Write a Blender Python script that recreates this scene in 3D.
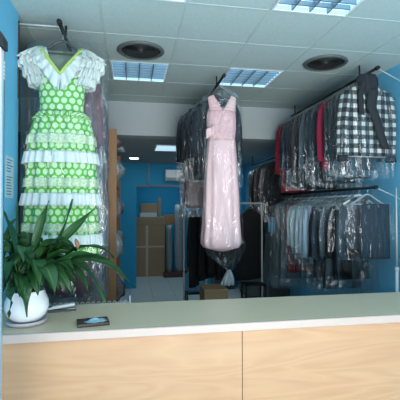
import bpy, math, random
from mathutils import Vector, noise
S = bpy.context.scene
for o in list(bpy.data.objects): bpy.data.objects.remove(o)
COL = S.collection
PI = math.pi
R = math.radians

# ------------------------------------------------------------ camera, world, light, exposure
cam = bpy.data.cameras.new('camera'); co = bpy.data.objects.new('camera', cam); COL.objects.link(co)
co.location = (0, 0, 1.8); co.rotation_euler = (R(91.0), 0, R(-9.88))
cam.sensor_width = 36; cam.lens = 398.4 / 400 * 36; cam.clip_start = .05
S.camera = co
W = bpy.data.worlds.new('world'); S.world = W; W.use_nodes = True
W.node_tree.nodes['Background'].inputs[0].default_value = (.6, .84, 1, 1)
W.node_tree.nodes['Background'].inputs[1].default_value = .9
def area(name, loc, rot, sx, sy, power, col):
    l = bpy.data.lights.new(name, 'AREA'); l.shape = 'RECTANGLE'; l.size = sx; l.size_y = sy; l.energy = power; l.color = col
    o = bpy.data.objects.new(name, l); COL.objects.link(o); o.location = loc; o.rotation_euler = rot
    return o
# daylight entering through the open shop front behind the camera
area('shopfront_daylight', (.9, -3.4, 1.9), (R(94), 0, 0), 5.0, 3.8, 215, (1, .985, .97))
# light thrown up by the sunlit pavement outside
area('pavement_bounce', (.9, -3.0, .1), (R(150), 0, 0), 5.0, 2.6, 430, (1, .985, .95))
S.view_settings.view_transform = 'Standard'; S.view_settings.look = 'None'
S.view_settings.gamma = 1; S.view_settings.use_curve_mapping = False
S.view_settings.exposure = 0.0
try: S.cycles.transparent_max_bounces = 24
except Exception: pass

# ------------------------------------------------------------ materials
def lin(c):
    return tuple((v/255/12.92 if v/255 <= .04045 else ((v/255+.055)/1.055)**2.4) for v in c) + (1,)
class N:
    def __init__(s, name):
        s.m = bpy.data.materials.new(name); s.m.use_nodes = True; s.t = s.m.node_tree; s.n = s.t.nodes
        s.b = s.n['Principled BSDF']; s.out = s.n['Material Output']
    def new(s, typ, **kw):
        k = s.n.new(typ)
        for a, v in kw.items():
            if a.startswith('i_'):
                key = a[2:]; key = int(key) if key.isdigit() else key.replace('_', ' ')
                k.inputs[key].default_value = v
            else: setattr(k, a, v)
        return k
    def link(s, a, b): s.t.links.new(a, b)
    def math(s, op, a, b=None):
        k = s.new('ShaderNodeMath', operation=op)
        for i, v in enumerate((a, b)):
            if v is None: continue
            if isinstance(v, (int, float)): k.inputs[i].default_value = v
            else: s.link(v, k.inputs[i])
        return k.outputs[0]
    def mix(s, f, a, b):
        k = s.new('ShaderNodeMix', data_type='RGBA')
        for i, v in ((0, f), (6, a), (7, b)):
            if isinstance(v, (int, float, tuple)): k.inputs[i].default_value = v
            else: s.link(v, k.inputs[i])
        return k.outputs[2]
    def bump(s, h, strength, dist=.01):
        k = s.new('ShaderNodeBump'); k.inputs['Strength'].default_value = strength; k.inputs['Distance'].default_value = dist
        s.link(h, k.inputs['Height']); s.link(k.outputs[0], s.b.inputs['Normal']); return k
    def coord(s, kind='Object'): return s.new('ShaderNodeTexCoord').outputs[kind]
    def noise(s, vec, scale, detail=3, stretch=None):
        if stretch:
            mp = s.new('ShaderNodeMapping'); mp.inputs['Scale'].default_value = stretch; s.link(vec, mp.inputs[0]); vec = mp.outputs[0]
        k = s.new('ShaderNodeTexNoise'); k.inputs['Scale'].default_value = scale; k.inputs['Detail'].default_value = detail
        s.link(vec, k.inputs['Vector']); return k.outputs['Fac']
CACHE = {}
def plain(name, rgb, rough=.6, var=.12, scale=20, bump=0, metal=0, spec=.5, stretch=None):
    key = (name, rgb)
    if key in CACHE: return CACHE[key]
    a = N(name); c = lin(rgb)
    nz = a.noise(a.coord(), scale, 3, stretch)
    lo = tuple(v*(1-var) for v in c[:3]) + (1,); hi = tuple(min(1, v*(1+var)) for v in c[:3]) + (1,)
    a.link(a.mix(nz, lo, hi), a.b.inputs['Base Color'])
    a.b.inputs['Roughness'].default_value = rough; a.b.inputs['Metallic'].default_value = metal
    a.b.inputs['Specular IOR Level'].default_value = spec
    if bump: a.bump(nz, bump)
    CACHE[key] = a.m; return a.m
def cloth(rgb, rough=.85, bump=.25): return plain('cloth', rgb, rough, .18, 14, bump, stretch=(1, 1, .35))
def plastic_film(name, haze=.010, gloss=.15, scale=8, tint=(225, 235, 240)):
    a = N(name)
    a.n.remove(a.b)
    tr = a.new('ShaderNodeBsdfTransparent'); gl = a.new('ShaderNodeBsdfGlossy'); df = a.new('ShaderNodeBsdfTranslucent'); d2 = a.new('ShaderNodeBsdfDiffuse')
    gl.inputs['Roughness'].default_value = .06
    for k in (df, d2): k.inputs['Color'].default_value = lin(tint)
    vec = a.coord()
    h = a.noise(vec, scale, 3, (1, 1, .32))
    bp = a.new('ShaderNodeBump'); bp.inputs['Strength'].default_value = 1; bp.inputs['Distance'].default_value = .09
    a.link(h, bp.inputs['Height']); a.link(bp.outputs[0], gl.inputs['Normal'])
    fr = a.new('ShaderNodeLayerWeight'); fr.inputs['Blend'].default_value = .35; a.link(bp.outputs[0], fr.inputs['Normal'])
    m0 = a.new('ShaderNodeMixShader'); m0.inputs[0].default_value = .5; a.link(df.outputs[0], m0.inputs[1]); a.link(d2.outputs[0], m0.inputs[2])
    m1 = a.new('ShaderNodeMixShader'); m1.inputs[0].default_value = haze; a.link(tr.outputs[0], m1.inputs[1]); a.link(m0.outputs[0], m1.inputs[2])
    m2 = a.new('ShaderNodeMixShader'); a.link(a.math('ADD', a.math('MULTIPLY', fr.outputs['Fresnel'], gloss*1.1), gloss*.34), m2.inputs[0])
    a.link(m1.outputs[0], m2.inputs[1]); a.link(gl.outputs[0], m2.inputs[2])
    a.link(m2.outputs[0], a.out.inputs['Surface']); return a.m
FILM = plastic_film('clear_plastic_film')
FILM_THIN = plastic_film('thin_plastic_film', .015, .10, 7)
FILM_MILKY = plastic_film('milky_plastic_film', .085, .22, 9)
FILM_SHEEN = plastic_film('shoulder_sheen_film', .32, .25, 14)  # white haze stands in for light caught on shoulder plastic
FILM_WHITE = plastic_film('gathered_plastic_film', .6, .25, 14)

def wood_front():
    a = N('ash_laminate'); v = a.coord()
    def nz(scale, detail, st, dist):
        o = a.noise(v, scale, detail, st); o.node.inputs['Distortion'].default_value = dist; return o
    big = nz(1.6, 2, (.45, 1, 3.2), .6)
    rings = a.math('FRACT', a.math('MULTIPLY', big, 11))
    rings = a.math('ABSOLUTE', a.math('SUBTRACT', rings, .5))
    fine = nz(9, 5, (.16, 1, 5), .3); broad = nz(2.0, 2, (.3, 1, 3), 0)
    c = a.mix(a.math('MULTIPLY', rings, 1.4), lin((196, 155, 116)), lin((172, 124, 86)))
    c = a.mix(a.math('MULTIPLY', fine, .75), c, lin((204, 166, 130)))
    c = a.mix(a.math('MULTIPLY', broad, .5), c, lin((180, 137, 99)))
    a.link(c, a.b.inputs['Base Color']); a.b.inputs['Roughness'].default_value = .45
    return a.m
def polka():
    a = N('green_polka_dot_cotton'); uv = a.coord('UV')
    sp = a.new('ShaderNodeSeparateXYZ'); a.link(uv, sp.inputs[0]); px, py = .057, .097
    def cell(off):
        q = []
        for o, p in ((sp.outputs[0], px), (sp.outputs[1], py)):
            w = a.math('MULTIPLY', a.math('SUBTRACT', a.math('FRACT', a.math('ADD', a.math('MULTIPLY', o, 1/p), off)), .5), p)
            q.append(a.math('MULTIPLY', w, w))
        return a.math('ADD', q[0], q[1])
    f = a.math('LESS_THAN', a.math('MINIMUM', cell(.0), cell(.5)), .0212**2)
    nz = a.noise(a.coord(), 9)
    g = a.mix(nz, lin((74, 164, 52)), lin((104, 188, 78)))
    a.link(a.mix(f, g, lin((196, 230, 186))), a.b.inputs['Base Color']); a.b.inputs['Roughness'].default_value = .8
    return a.m
def plaid():
    a = N('black_white_check_wool'); sp = a.new('ShaderNodeSeparateXYZ'); a.link(a.coord('UV'), sp.inputs[0])
    def st(o, per): return a.math('GREATER_THAN', a.math('FRACT', a.math('MULTIPLY', o, 1/per)), .47)
    s = a.math('MULTIPLY', a.math('ADD', st(sp.outputs[0], .086), st(sp.outputs[1], .086)), .5)
    cr = a.new('ShaderNodeValToRGB'); cr.color_ramp.interpolation = 'CONSTANT'
    e = cr.color_ramp.elements; e[0].position = 0; e[0].color = lin((214, 222, 218)); e[1].position = .4; e[1].color = lin((92, 96, 98))
    k = e.new(.8); k.color = lin((28, 31, 35)); a.link(s, cr.inputs[0])
    nz = a.noise(a.coord(), 60)
    a.link(a.mix(a.math('MULTIPLY', nz, .25), cr.outputs[0], lin((70, 74, 76))), a.b.inputs['Base Color']); a.b.inputs['Roughness'].default_value = .95
    return a.m
def lace():
    a = N('sheer_lace'); uv = a.coord('UV')
    vo = a.new('ShaderNodeTexVoronoi', voronoi_dimensions='2D'); vo.inputs['Scale'].default_value = 60; a.link(uv, vo.inputs['Vector'])
    a.link(a.mix(a.math('GREATER_THAN', vo.outputs['Distance'], .42), lin((176, 206, 164)), lin((206, 224, 196))), a.b.inputs['Base Color'])
    a.b.inputs['Roughness'].default_value = .85; return a.m
def tile_mat():
    a = N('mineral_fibre_tile'); v = a.coord()
    n1 = a.noise(v, 55, 4); n2 = a.noise(v, 1.1, 2)
    c = a.mix(n1, lin((176, 196, 194)), lin((204, 220, 217))); c = a.mix(a.math('MULTIPLY', n2, .3), c, lin((180, 200, 199)))
    a.link(c, a.b.inputs['Base Color']); a.b.inputs['Roughness'].default_value = .9; a.bump(n1, .35, .004); return a.m
def wall_paint(name, rgb, var=.05):
    return plain(name, rgb, .65, var, 2.5, 0)
def leaf_mat():
    a = N('leaf_green'); uv = a.coord('UV'); sp = a.new('ShaderNodeSeparateXYZ'); a.link(uv, sp.inputs[0])
    rib = a.math('LESS_THAN', a.math('ABSOLUTE', sp.outputs[0]), .07)
    nz = a.noise(a.coord(), 5, 3)
    c = a.mix(nz, lin((20, 56, 32)), lin((46, 96, 48))); c = a.mix(a.math('MULTIPLY', rib, .35), c, lin((110, 160, 84)))
    wv = a.new('ShaderNodeTexWave'); wv.inputs['Scale'].default_value = 14; wv.inputs['Distortion'].default_value = 1; a.link(uv, wv.inputs['Vector'])
    a.link(c, a.b.inputs['Base Color']); a.b.inputs['Roughness'].default_value = .38; a.bump(wv.outputs['Fac'], .25, .01)
    return a.m
def emit(name, rgb, st):
    a = N(name); a.b.inputs['Base Color'].default_value = lin(rgb); a.b.inputs['Emission Color'].default_value = lin(rgb); a.b.inputs['Emission Strength'].default_value = st
    return a.m
def paper_mat(name, rgb): return plain(name, rgb, .7, .04, 30)

M = dict(
 wood=wood_front(), polka=polka(), plaid=plaid(), lace=lace(), tile=tile_mat(), leaf=leaf_mat(),
 grid=plain('ceiling_grid_paint', (186, 204, 202), .5, .03), blue=wall_paint('blue_wall_paint', (112, 194, 230)),
 dblue=wall_paint('blue_back_wall_paint', (24, 158, 206)), white_wall=wall_paint('off_white_plaster', (172, 184, 188)),
 greyceil=wall_paint('grey_ceiling_paint', (150, 160, 160)), floor=None,
 top=plain('greige_laminate', (228, 206, 176), .42, .05, 60), edge=plain('white_laminate_edge', (190, 172, 162), .4, .03, 20),
 black=plain('black_metal', (20, 21, 24), .4, .1), dvent=plain('dark_grey_plastic', (54, 57, 57), .4, .08), chrome=plain('brushed_steel', (200, 204, 206), .3, .05, 30, 0, 1),
 white=plain('white_plastic', (236, 240, 242), .35, .03), ceramic=plain('white_glazed_ceramic', (238, 242, 244), .22, .02, 6),
 terrac=plain('white_saucer_ceramic', (206, 196, 200), .35, .03), soil=plain('dark_soil', (50, 38, 30), .95, .4, 60, .6),
 ruf=plain('white_organza', (212, 224, 222), .8, .06, 25, .2), trim=plain('lime_ribbon', (178, 214, 92), .7, .12, 40),
 pink=plain('pink_satin_tulle', (238, 204, 206), .55, .07, 16, .15, stretch=(1, 1, .12)), pinkb=plain('pink_ruched_lace', (230, 190, 194), .7, .28, 45, .6),
 card=plain('brown_cardboard', (166, 136, 104), .8, .08, 6), tape=plain('packing_tape', (196, 178, 156), .35, .05), oak=plain('oak_veneer', (158, 118, 78), .5, .16, 9, 0, stretch=(4, 4, .35)),
 pole=plain('light_grey_metal', (182, 188, 188), .4, .05), wpole=plain('white_enamel', (230, 236, 238), .35, .02),
 red=cloth((140, 22, 44)), foil=plain('crinkled_wrap', (160, 168, 172), .3, .3, 12, .9))
def floor_mat():
    a = N('grey_floor_tile'); v = a.coord(); br = a.new('ShaderNodeTexBrick'); br.offset = 0
    br.inputs['Color1'].default_value = lin((204, 210, 208)); br.inputs['Color2'].default_value = lin((198, 206, 204)); br.inputs['Mortar'].default_value = lin((140, 148, 148))
    br.inputs['Scale'].default_value = 1; br.inputs['Brick Width'].default_value = .45; br.inputs['Row Height'].default_value = .45; br.inputs['Mortar Size'].default_value = .004
    a.link(v, br.inputs['Vector']); a.link(br.outputs['Color'], a.b.inputs['Base Color']); a.b.inputs['Roughness'].default_value = .35; return a.m
M['floor'] = floor_mat()

# ------------------------------------------------------------ mesh helpers
CY = .45
class MB:
    def __init__(s): s.v = []; s.f = []; s.uv = []; s.sm = []
    def face(s, idx, uv=None, smooth=True):
        s.f.append(idx); s.uv.append(uv or [(0, 0)]*len(idx)); s.sm.append(smooth)
    def box(s, x0, x1, y0, y1, z0, z1, bev=0):
        if bev:
            b = min(bev, (x1-x0)/2.01, (y1-y0)/2.01, (z1-z0)/2.01); o = len(s.v)
            # chamfered box: 24 vertices
            P = {}
            for sx in (0, 1):
                for sy in (0, 1):
                    for sz in (0, 1):
                        X, Y, Z = (x0, x1)[sx], (y0, y1)[sy], (z0, z1)[sz]; dx, dy, dz = (b, -b)[sx], (b, -b)[sy], (b, -b)[sz]
                        for k, q in enumerate(((X, Y+dy, Z+dz), (X+dx, Y, Z+dz), (X+dx, Y+dy, Z))):
                            P[sx, sy, sz, k] = len(s.v); s.v.append(q)
            def F(*k): s.face([P[i] for i in k], smooth=False)
            for a in (0, 1):
                F((a,0,0,0),(a,1,0,0),(a,1,1,0),(a,0,1,0)); F((0,a,0,1),(1,a,0,1),(1,a,1,1),(0,a,1,1)); F((0,0,a,2),(1,0,a,2),(1,1,a,2),(0,1,a,2))
            for a in (0, 1):
                for c in (0, 1):
                    F((a,c,0,0),(a,c,1,0),(a,c,1,1),(a,c,0,1)); F((a,0,c,0),(a,1,c,0),(a,1,c,2),(a,0,c,2)); F((0,a,c,1),(1,a,c,1),(1,a,c,2),(0,a,c,2))
                    for e in (0, 1): F((a,c,e,0),(a,c,e,1),(a,c,e,2))
            return s
        o = len(s.v)
        for z in (z0, z1):
            for x, y in ((x0, y0), (x1, y0), (x1, y1), (x0, y1)): s.v.append((x, y, z))
        for q in ((3,2,1,0),(4,5,6,7),(0,1,5,4),(1,2,6,5),(2,3,7,6),(3,0,4,7)): s.face([o+i for i in q], smooth=False)
        return s
    def tube(s, pts, r, n=10, cap=True):
        pts = [Vector(p) for p in pts]; rs = r if isinstance(r, (list, tuple)) else [r]*len(pts); rings = []; up = None
        for i, p in enumerate(pts):
            t = (pts[min(i+1, len(pts)-1)] - pts[max(i-1, 0)]).normalized()
            if up is None: up = Vector((0, 0, 1)) if abs(t.z) < .9 else Vector((1, 0, 0))
            a = t.cross(up).normalized(); b = a.cross(t).normalized(); up = b
            o = len(s.v)
            for k in range(n):
                w = 2*PI*k/n; s.v.append(tuple(p + a*math.cos(w)*rs[i] + b*math.sin(w)*rs[i]))
            rings.append(o)
        for q, w in zip(rings, rings[1:]):
            for k in range(n): s.face([q+k, q+(k+1) % n, w+(k+1) % n, w+k])
        if cap:
            s.face([rings[0]+k for k in range(n)][::-1], smooth=False); s.face([rings[-1]+k for k in range(n)], smooth=False)
        return s
    def lathe(s, prof, c, n=32, capb=True, capt=True):
        rings = []
        for r, z in prof:
            o = len(s.v); rings.append(o)
            for k in range(n):
                w = 2*PI*k/n; s.v.append((c[0]+r*math.cos(w), c[1]+r*math.sin(w), c[2]+z))
        for q, w in zip(rings, rings[1:]):
            for k in range(n): s.face([q+k, q+(k+1) % n, w+(k+1) % n, w+k])
        if capb: s.face([rings[0]+k for k in range(n)][::-1], smooth=False)
        if capt: s.face([rings[-1]+k for k in range(n)], smooth=False)
        return s
    def loft(s, lv, n=40, e=2.6, seed=0, crinkle=0, cscale=9, capb=True, capt=True, ph=0):
        """levels: (cx, cy, z, half width, half depth, fold amplitude, fold count)"""
        rings = []
        for L in lv:
            cx, cy, z, rx, ry, fa, fn = L; o = len(s.v); pts = []
            for k in range(n+1):
                w = -PI/2 + 2*PI*k/n + ph
                c_, s_ = math.cos(w), math.sin(w)
                x = rx*math.copysign(abs(c_)**(2/e), c_); y = ry*math.copysign(abs(s_)**(2/e), s_)
                m = 1 + fa*math.sin(fn*w + seed*1.7 + 2*noise.noise((math.cos(w), math.sin(w), z*.8+seed)))
                p = Vector((cx+x*(1+(m-1)*.35), cy+y*m, z))
                if crinkle: p += noise.noise_vector((p.x*cscale+seed, p.y*cscale, p.z*cscale*.7))*crinkle*(1 if ry > .07 else CY)
                pts.append(p)
            pts[-1] = pts[0].copy()
            u = [0]
            for a, b in zip(pts, pts[1:]): u.append(u[-1]+(b-a).length)
            mid = u[-1]
            s.v += [tuple(p) for p in pts]; rings.append((o, [q if q <= mid/2 else q-mid for q in u], z))
        for (q, uq, zq), (w, uw, zw) in zip(rings, rings[1:]):
            for k in range(n):
                a, b, c, d = uq[k], uq[k+1], uw[k+1], uw[k]
                if b < a: b += mid if False else (uq[k]-uq[k-1])
                if c < d: c = d + (uw[k]-uw[k-1])
                s.face([q+k, q+k+1, w+k+1, w+k], [(a, zq), (b, zq), (c, zw), (d, zw)])
        if capb: s.face([rings[-1][0]+k for k in range(n)], smooth=True)
        if capt: s.face([rings[0][0]+k for k in range(n)][::-1], smooth=True)
        return s
    def grid(s, fn, nu, nv, thick=0):
        o = len(s.v)
        for j in range(nv+1):
            for i in range(nu+1): s.v.append(tuple(fn(i/nu, j/nv)))
        for j in range(nv):
            for i in range(nu):
                a = o+j*(nu+1)+i
                s.face([a, a+1, a+nu+2, a+nu+1], [(i/nu, j/nv), ((i+1)/nu, j/nv), ((i+1)/nu, (j+1)/nv), (i/nu, (j+1)/nv)])
        return s
    def scale(s, k): s.v = [(x*k, y*k, z*k) for x, y, z in s.v]; return s
    def build(s, name, mat, parent=None, solid=0, bevel=0):
        me = bpy.data.meshes.new(name); me.from_pydata(s.v, [], s.f); me.update()
        ul = me.uv_layers.new(name='UVMap')
        for p, uv in zip(me.polygons, s.uv):
            for li, q in zip(p.loop_indices, uv): ul.data[li].uv = q
        me.polygons.foreach_set('use_smooth', s.sm)
        me.materials.append(mat)
        o = bpy.data.objects.new(name, me); COL.objects.link(o)
        if parent: o.parent = parent
        if solid:
            md = o.modifiers.new('solid', 'SOLIDIFY'); md.thickness = solid; md.offset = 0
        return o
def tag(o, label, cat, group=None, kind=None):
    o['label'] = label; o['category'] = cat
    if group: o['group'] = group
    if kind: o['kind'] = kind
    return o
def thing(name, label, cat, loc=(0, 0, 0), rz=0, group=None):
    o = bpy.data.objects.new(name, None); COL.objects.link(o); o.location = loc; o.rotation_euler = (0, 0, rz); o.empty_display_size = .05
    return tag(o, label, cat, group)
def struct(name, mb, mat, label=None):
    o = mb.build(name, mat); o['kind'] = 'structure'; o['category'] = name.split('_')[0]
    o['label'] = label or name.replace('_', ' '); return o
def box(*a, bev=0): return MB().box(*a, bev=bev)

# ------------------------------------------------------------ the setting
H, HB = 3.226, 2.772                      # front and back ceiling heights
XL, XR = -.82, 2.63
GX, GY, T = .387, 2.735, .6               # ceiling grid origin and tile size
YB, YW = 5.46, 8.95                       # beam and back wall
LIGHTS = [(-1, -1), (1, -1), (-1, 2), (1, 2)]
struct('floor', box(-1.8, 3.0, -1.4, 11.9, -.1, 0), M['floor'], 'grey tiled shop floor')
cm = MB()
xs = [-1.8] + [GX+T*i for i in range(-3, 4)] + [XR]; ys = [-1.4] + [GY+T*j for j in range(-6, 5)] + [YB]
for a, b in zip(xs, xs[1:]):
    for c, d in zip(ys, ys[1:]):
        if (round((a-GX)/T), round((c-GY)/T)) in LIGHTS and abs((b-a)-T) < .01 and abs((d-c)-T) < .01 and abs((c-GY)/T-round((c-GY)/T)) < .01: continue
        if b-a < .01 or d-c < .01: continue
        cm.box(a, b, c, d, H, H+.02)
struct('ceiling', cm, M['tile'], 'suspended ceiling of grey mineral fibre tiles')
g = MB()
for i in range(-3, 4): g.box(GX+T*i-.007, GX+T*i+.007, -1.4, YB, H-.003, H+.012)
for j in range(-6, 5): g.box(-1.6, XR, GY+T*j-.007, GY+T*j+.007, H-.0026, H+.012)
struct('trim_1', g, M['grid'], 'metal grid between the ceiling tiles')
struct('ceiling_plenum', box(-1.8, XR, -1.4, YB, H+.3, H+.34), M['greyceil'], 'slab above the suspended ceiling')
struct('wall_left', box(-1.1, XL, -1.4, 3.12, 0, H+.3), M['blue'], 'blue painted side wall ending in a corner')
struct('wall_left_recess', box(-1.8, -1.6, 3.12, 11.9, 0, H+.3), M['white_wall'], 'recessed side wall behind the hanging dresses')
struct('wall_recess_return', box(-1.8, -1.1, 3.02, 3.12, 0, H+.3), M['white_wall'], 'return of the side wall')
struct('wall_right', box(XR, XR+.2, -1.4, 11.9, 0, H+.3), M['blue'], 'blue painted right wall behind the clothes rails')
struct('beam', box(-1.6, XR, YB, YB+.25, HB, H+.3), M['white_wall'], 'off white drop beam across the ceiling')
struct('ceiling_back', box(-1.6, XR, YB+.25, 11.9, HB, HB+.05), M['greyceil'], 'lower grey ceiling of the back room')
# back wall with an opening x .13 .. 1.75, up to z 2.29
b = MB().box(-1.6, .13, YW, YW+.12, 0, HB).box(1.75, XR, YW, YW+.12, 0, HB).box(.13, 1.75, YW, YW+.12, 2.29, HB)
struct('wall_back', b, M['dblue'], 'deep blue back wall with an opening')
d = MB().box(.13, 1.75, YW-.01, YW+.13, 2.25, 2.29)
struct('door_1', d, plain('door_header_grey', (120, 132, 136), .5), 'opening in the back wall with a grey metal header')
struct('wall_storeroom', box(-1.6, XR, 11.4, 11.5, 0, HB), M['dblue'], 'blue far wall of the store room')
tag(MB().tube([(.396, YW-.012, HB), (.396, YW-.012, 2.31)], .012).build('cable_conduit', M['pole']), 'thin grey conduit dropping to the opening header', 'conduit')

# ------------------------------------------------------------ reception counter
CT = 1.15
ct = thing('reception_counter', 'long reception counter with pale wood front and greige top', 'counter', (.4, 2.45, 0))
def loc(t, x0, x1, y0, y1, z0, z1):
    l = t.location; return (x0-l.x, x1-l.x, y0-l.y, y1-l.y, z0-l.z, z1-l.z)
box(*loc(ct, XL+.003, XR-.003, 2.19, 2.755, CT-.045, CT), bev=.003).build('countertop', M['top'], ct)
box(*loc(ct, XL+.003, XR-.003, 2.168, 2.19, CT-.047, CT+.0005), bev=.004).build('edge_band', M['edge'], ct)
box(*loc(ct, XL+.003, .6255, 2.20, 2.225, .08, CT-.047), bev=.002).build('front_panel', M['wood'], ct)
box(*loc(ct, .6285, XR-.003, 2.20, 2.225, .08, CT-.047), bev=.002).build('front_panel', M['wood'], ct)
box(*loc(ct, XL+.003, XR-.003, 2.226, 2.245, .001, CT-.047)).build('carcass_board', M['dvent'], ct)
box(*loc(ct, XL+.003, XR-.003, 2.23, 2.25, .001, .08)).build('plinth', M['dvent'], ct)
box(*loc(ct, XL+.003, XR-.003, 2.246, 2.70, .55, .57)).build('shelf', M['edge'], ct)
for x in (XL+.02, .6, XR-.04): box(*loc(ct, x, x+.02, 2.246, 2.70, .001, CT-.047)).build('divider', M['edge'], ct)

# ------------------------------------------------------------ ceiling lights and round vents
TUBE = emit('lamp_tube', (226, 242, 250), 1.9); REFL = plain('louvre_aluminium', (128, 150, 164), .35, .05, 10, 0, .6)
REFLW = emit('lit_lamp_reflector', (196, 228, 242), .72)
def ceiling_light(i, j, label):
    x, y = GX+T*(i+.5), GY+T*(j+.5); t = thing('ceiling_light', label, 'ceiling light', (x, y, H), 0, 'square louvred ceiling lights')
    a = .3
    f = MB()
    for q in ((-a+.01, a-.01, -a+.01, -a+.025), (-a+.01, a-.01, a-.025, a-.01), (-a+.01, -a+.025, -a+.025, a-.025), (a-.025, a-.01, -a+.025, a-.025)): f.box(*q, -.006, .03)
    f.build('frame', M['white'], t)
    h = MB().box(-.275, .275, -.275, .275, .11, .12)
    for q in ((-.285, -.275, -.275, .275), (.275, .285, -.275, .275), (-.275, .275, -.285, -.275), (-.275, .275, .275, .285)): h.box(*q, .0, .12)
    h.build('housing', REFLW, t)
    for k in range(4):
        xx = -.205+k*.137
        MB().tube([(xx, -.26, .075), (xx, .26, .075)], .014, 8).build('lamp_tube', TUBE, t)
    l = MB()
    for k in range(1, 4): l.box(-.275+k*.1375-.005, -.275+k*.1375+.005, -.275, .275, -.002, .045)
    for k in range(1, 7): l.box(-.275, .275, -.275+k*.0786-.005, -.275+k*.0786+.005, .0, .034)
    l.build('louvre', REFL, t)
LBL = {(-1, -1): 'square louvred ceiling light at the top edge, left of the other near one', (1, -1): 'large square louvred ceiling light nearest above the counter on the right',
       (-1, 2): 'square louvred ceiling light behind the left round vent', (1, 2): 'square louvred ceiling light above the pink gown'}
for ij in LIGHTS: ceiling_light(*ij, LBL[ij])
def vent(x, y, label):
    t = thing('ceiling_vent', label, 'vent', (x, y, H), 0, 'round black ceiling vents')
    MB().lathe([(.195, .0), (.212, -.004), (.214, -.012), (.2, -.022), (.18, -.024), (.172, -.012), (.172, -.0005)], (0, 0, 0), 40, False, False).build('rim', plain('grey_vent_rim', (92, 100, 100), .4), t)
    MB().lathe([(.0, -.001), (.175, -.001), (.175, -.003), (.0, -.003)], (0, 0, 0), 40, False, False).build('back_plate', M['black'], t)
    for k, r in enumerate((.155, .13, .105, .08, .055)):
        MB().lathe([(r-.016, -.006), (r+.004, -.022+k*.001), (r+.007, -.02+k*.001), (r-.013, -.005), (r-.016, -.006)], (0, 0, 0), 36, False, False).build('ring', M['dvent'], t)
    MB().lathe([(.0, -.02), (.02, -.02), (.032, -.012), (.034, -.004)], (0, 0, 0), 20, False, False).build('centre_cap', M['dvent'], t)
vent(.087, 3.635, 'round black ceiling vent on the left, beside a light'); vent(1.887, 3.635, 'round black ceiling vent on the right, above the clothes')
for px_, py_, lb in ((.7, 6.53, 'flat square light panel in the low back ceiling'), (1.55, 7.4, 'unseen fill light panel added behind the pink gown'), (.9, 10.1, 'unseen fill light panel added inside the store room')):  # second and third panels are unseen fill, added to brighten the back
  t = thing('panel_light', lb, 'ceiling light', (px_, py_, HB))
  f = MB()
  for q in ((-.31, .31, -.31, -.295), (-.31, .31, .295, .31), (-.31, -.295, -.295, .295), (.295, .31, -.295, .295)): f.box(*q, -.012, -.0005)
  f.build('frame', M['white'], t); box(-.294, .294, -.294, .294, -.009, -.001).build('diffuser', emit('panel_glow', (186, 224, 243), 1.0 if px_ < .8 else 10), t)  # added unseen panels glow far stronger than the visible one
for x, y, lb in ((.064, 8.05, 'small glowing downlight left in the back ceiling'), (.99, 7.95, 'small glowing downlight right of the flat panel in back')):
    t = thing('downlight', lb, 'ceiling light', (x, y, HB))
    MB().lathe([(.085, -.0005), (.105, -.006), (.11, -.0005)], (0, 0, 0), 24, False, False).build('rim', M['white'], t)
    MB().lathe([(0, -.004), (.086, -.004)], (0, 0, 0), 24, False, False).build('diffuser', emit('downlight_glow', (235, 245, 250), 25), t)

# ------------------------------------------------------------ post at the left edge, notice
t = thing('metal_post', 'tall white and steel post with black cap at the left edge', 'post', (-.53, 1.52, 0))
box(-.08, .074, -.02, .012, .02, 2.37, bev=.004).build('body', M['white'], t)
box(-.078, .0765, .0125, .03, .02, 2.37, bev=.003).build('side_strip', M['chrome'], t)
c = MB(); pr = [(-.082, 0), (.084, 0), (.084, .035), (.07, .06), (.045, .075), (-.082, .078)]
for y in (-.026, .034): c.v += [(x, y, 2.37+z) for x, z in pr]
n = len(pr); c.face(list(range(n)), smooth=False); c.face(list(range(n, 2*n))[::-1], smooth=False)
for k in range(n): c.face([(k+1) % n, k, n+k, n+(k+1) % n], smooth=False)
c.build('cap', M['black'], t)
sl = MB()
for k in range(5): sl.box(.0762, .0774, .0135, .027, 2.265+k*.014, 2.271+k*.014)
sl.build('vent_slots', M['white'], t)
box(.055, .058, -.0212, -.02, 1.9, 2.36).build('stripe', plain('magenta_film', (150, 60, 140), .4), t)
box(-.12, .12, -.1, .1, .001, .02, bev=.004).build('foot_plate', M['chrome'], t)
t = thing('wall_notice', 'sheet of paper with lines of print on the blue wall', 'notice', (XL, 2.92, 2.0))
box(.0005, .002, -.09, .085, -.14, .145).build('sheet', paper_mat('notice_paper', (188, 212, 226)), t)
p = MB()
for k in range(13):
    if k in (5,): continue
    random.seed(k); p.box(.002, .0024, -.075, -.06+.13*random.uniform(.5, 1), .118-k*.0195, .125-k*.0195)
p.build('print_lines', plain('printed_ink', (96, 116, 130), .8), t)

# ------------------------------------------------------------ rails
def rail(name, label, x, y0, y1, z, group='black clothes rails', drops=(), mat=None, wallx=None):
    t = thing(name, label, 'clothes rail', (x, y0, z), 0, group)
    MB().tube([(0, 0, 0), (0, y1-y0, 0)], .014, 12).build('tube', mat or M['black'], t)
    MB().tube([(0, -.012, 0), (0, .03, 0)], .019, 12).build('end_cap', M['black'], t)
    for dy, dz in drops: MB().tube([(0, dy, .012), (0, dy, dz)], .008, 8).build('hanger_rod', mat or M['black'], t)
    if wallx:
        for dy in (.01, .9):
            MB().tube([(0, dy, 0), (wallx-x, dy+.03, -.14)], .0042, 8).build('wall_strut', M['pole'], t)
    return t
rail('clothes_rail', 'black clothes rail under the ceiling above the green dress', -.505, 2.95, 5.3, 3.12, drops=((.3, H-3.12), (1.4, H-3.12), (2.3, H-3.12)))
t = thing('rail_bracket', 'thin grey bracket arm from the blue wall to the rail end', 'bracket', (XL, 3.10, 3.15))
MB().tube([(.003, 0, -.0), (.3, 0, .0)], .007, 8).build('arm', M['pole'], t)
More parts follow.
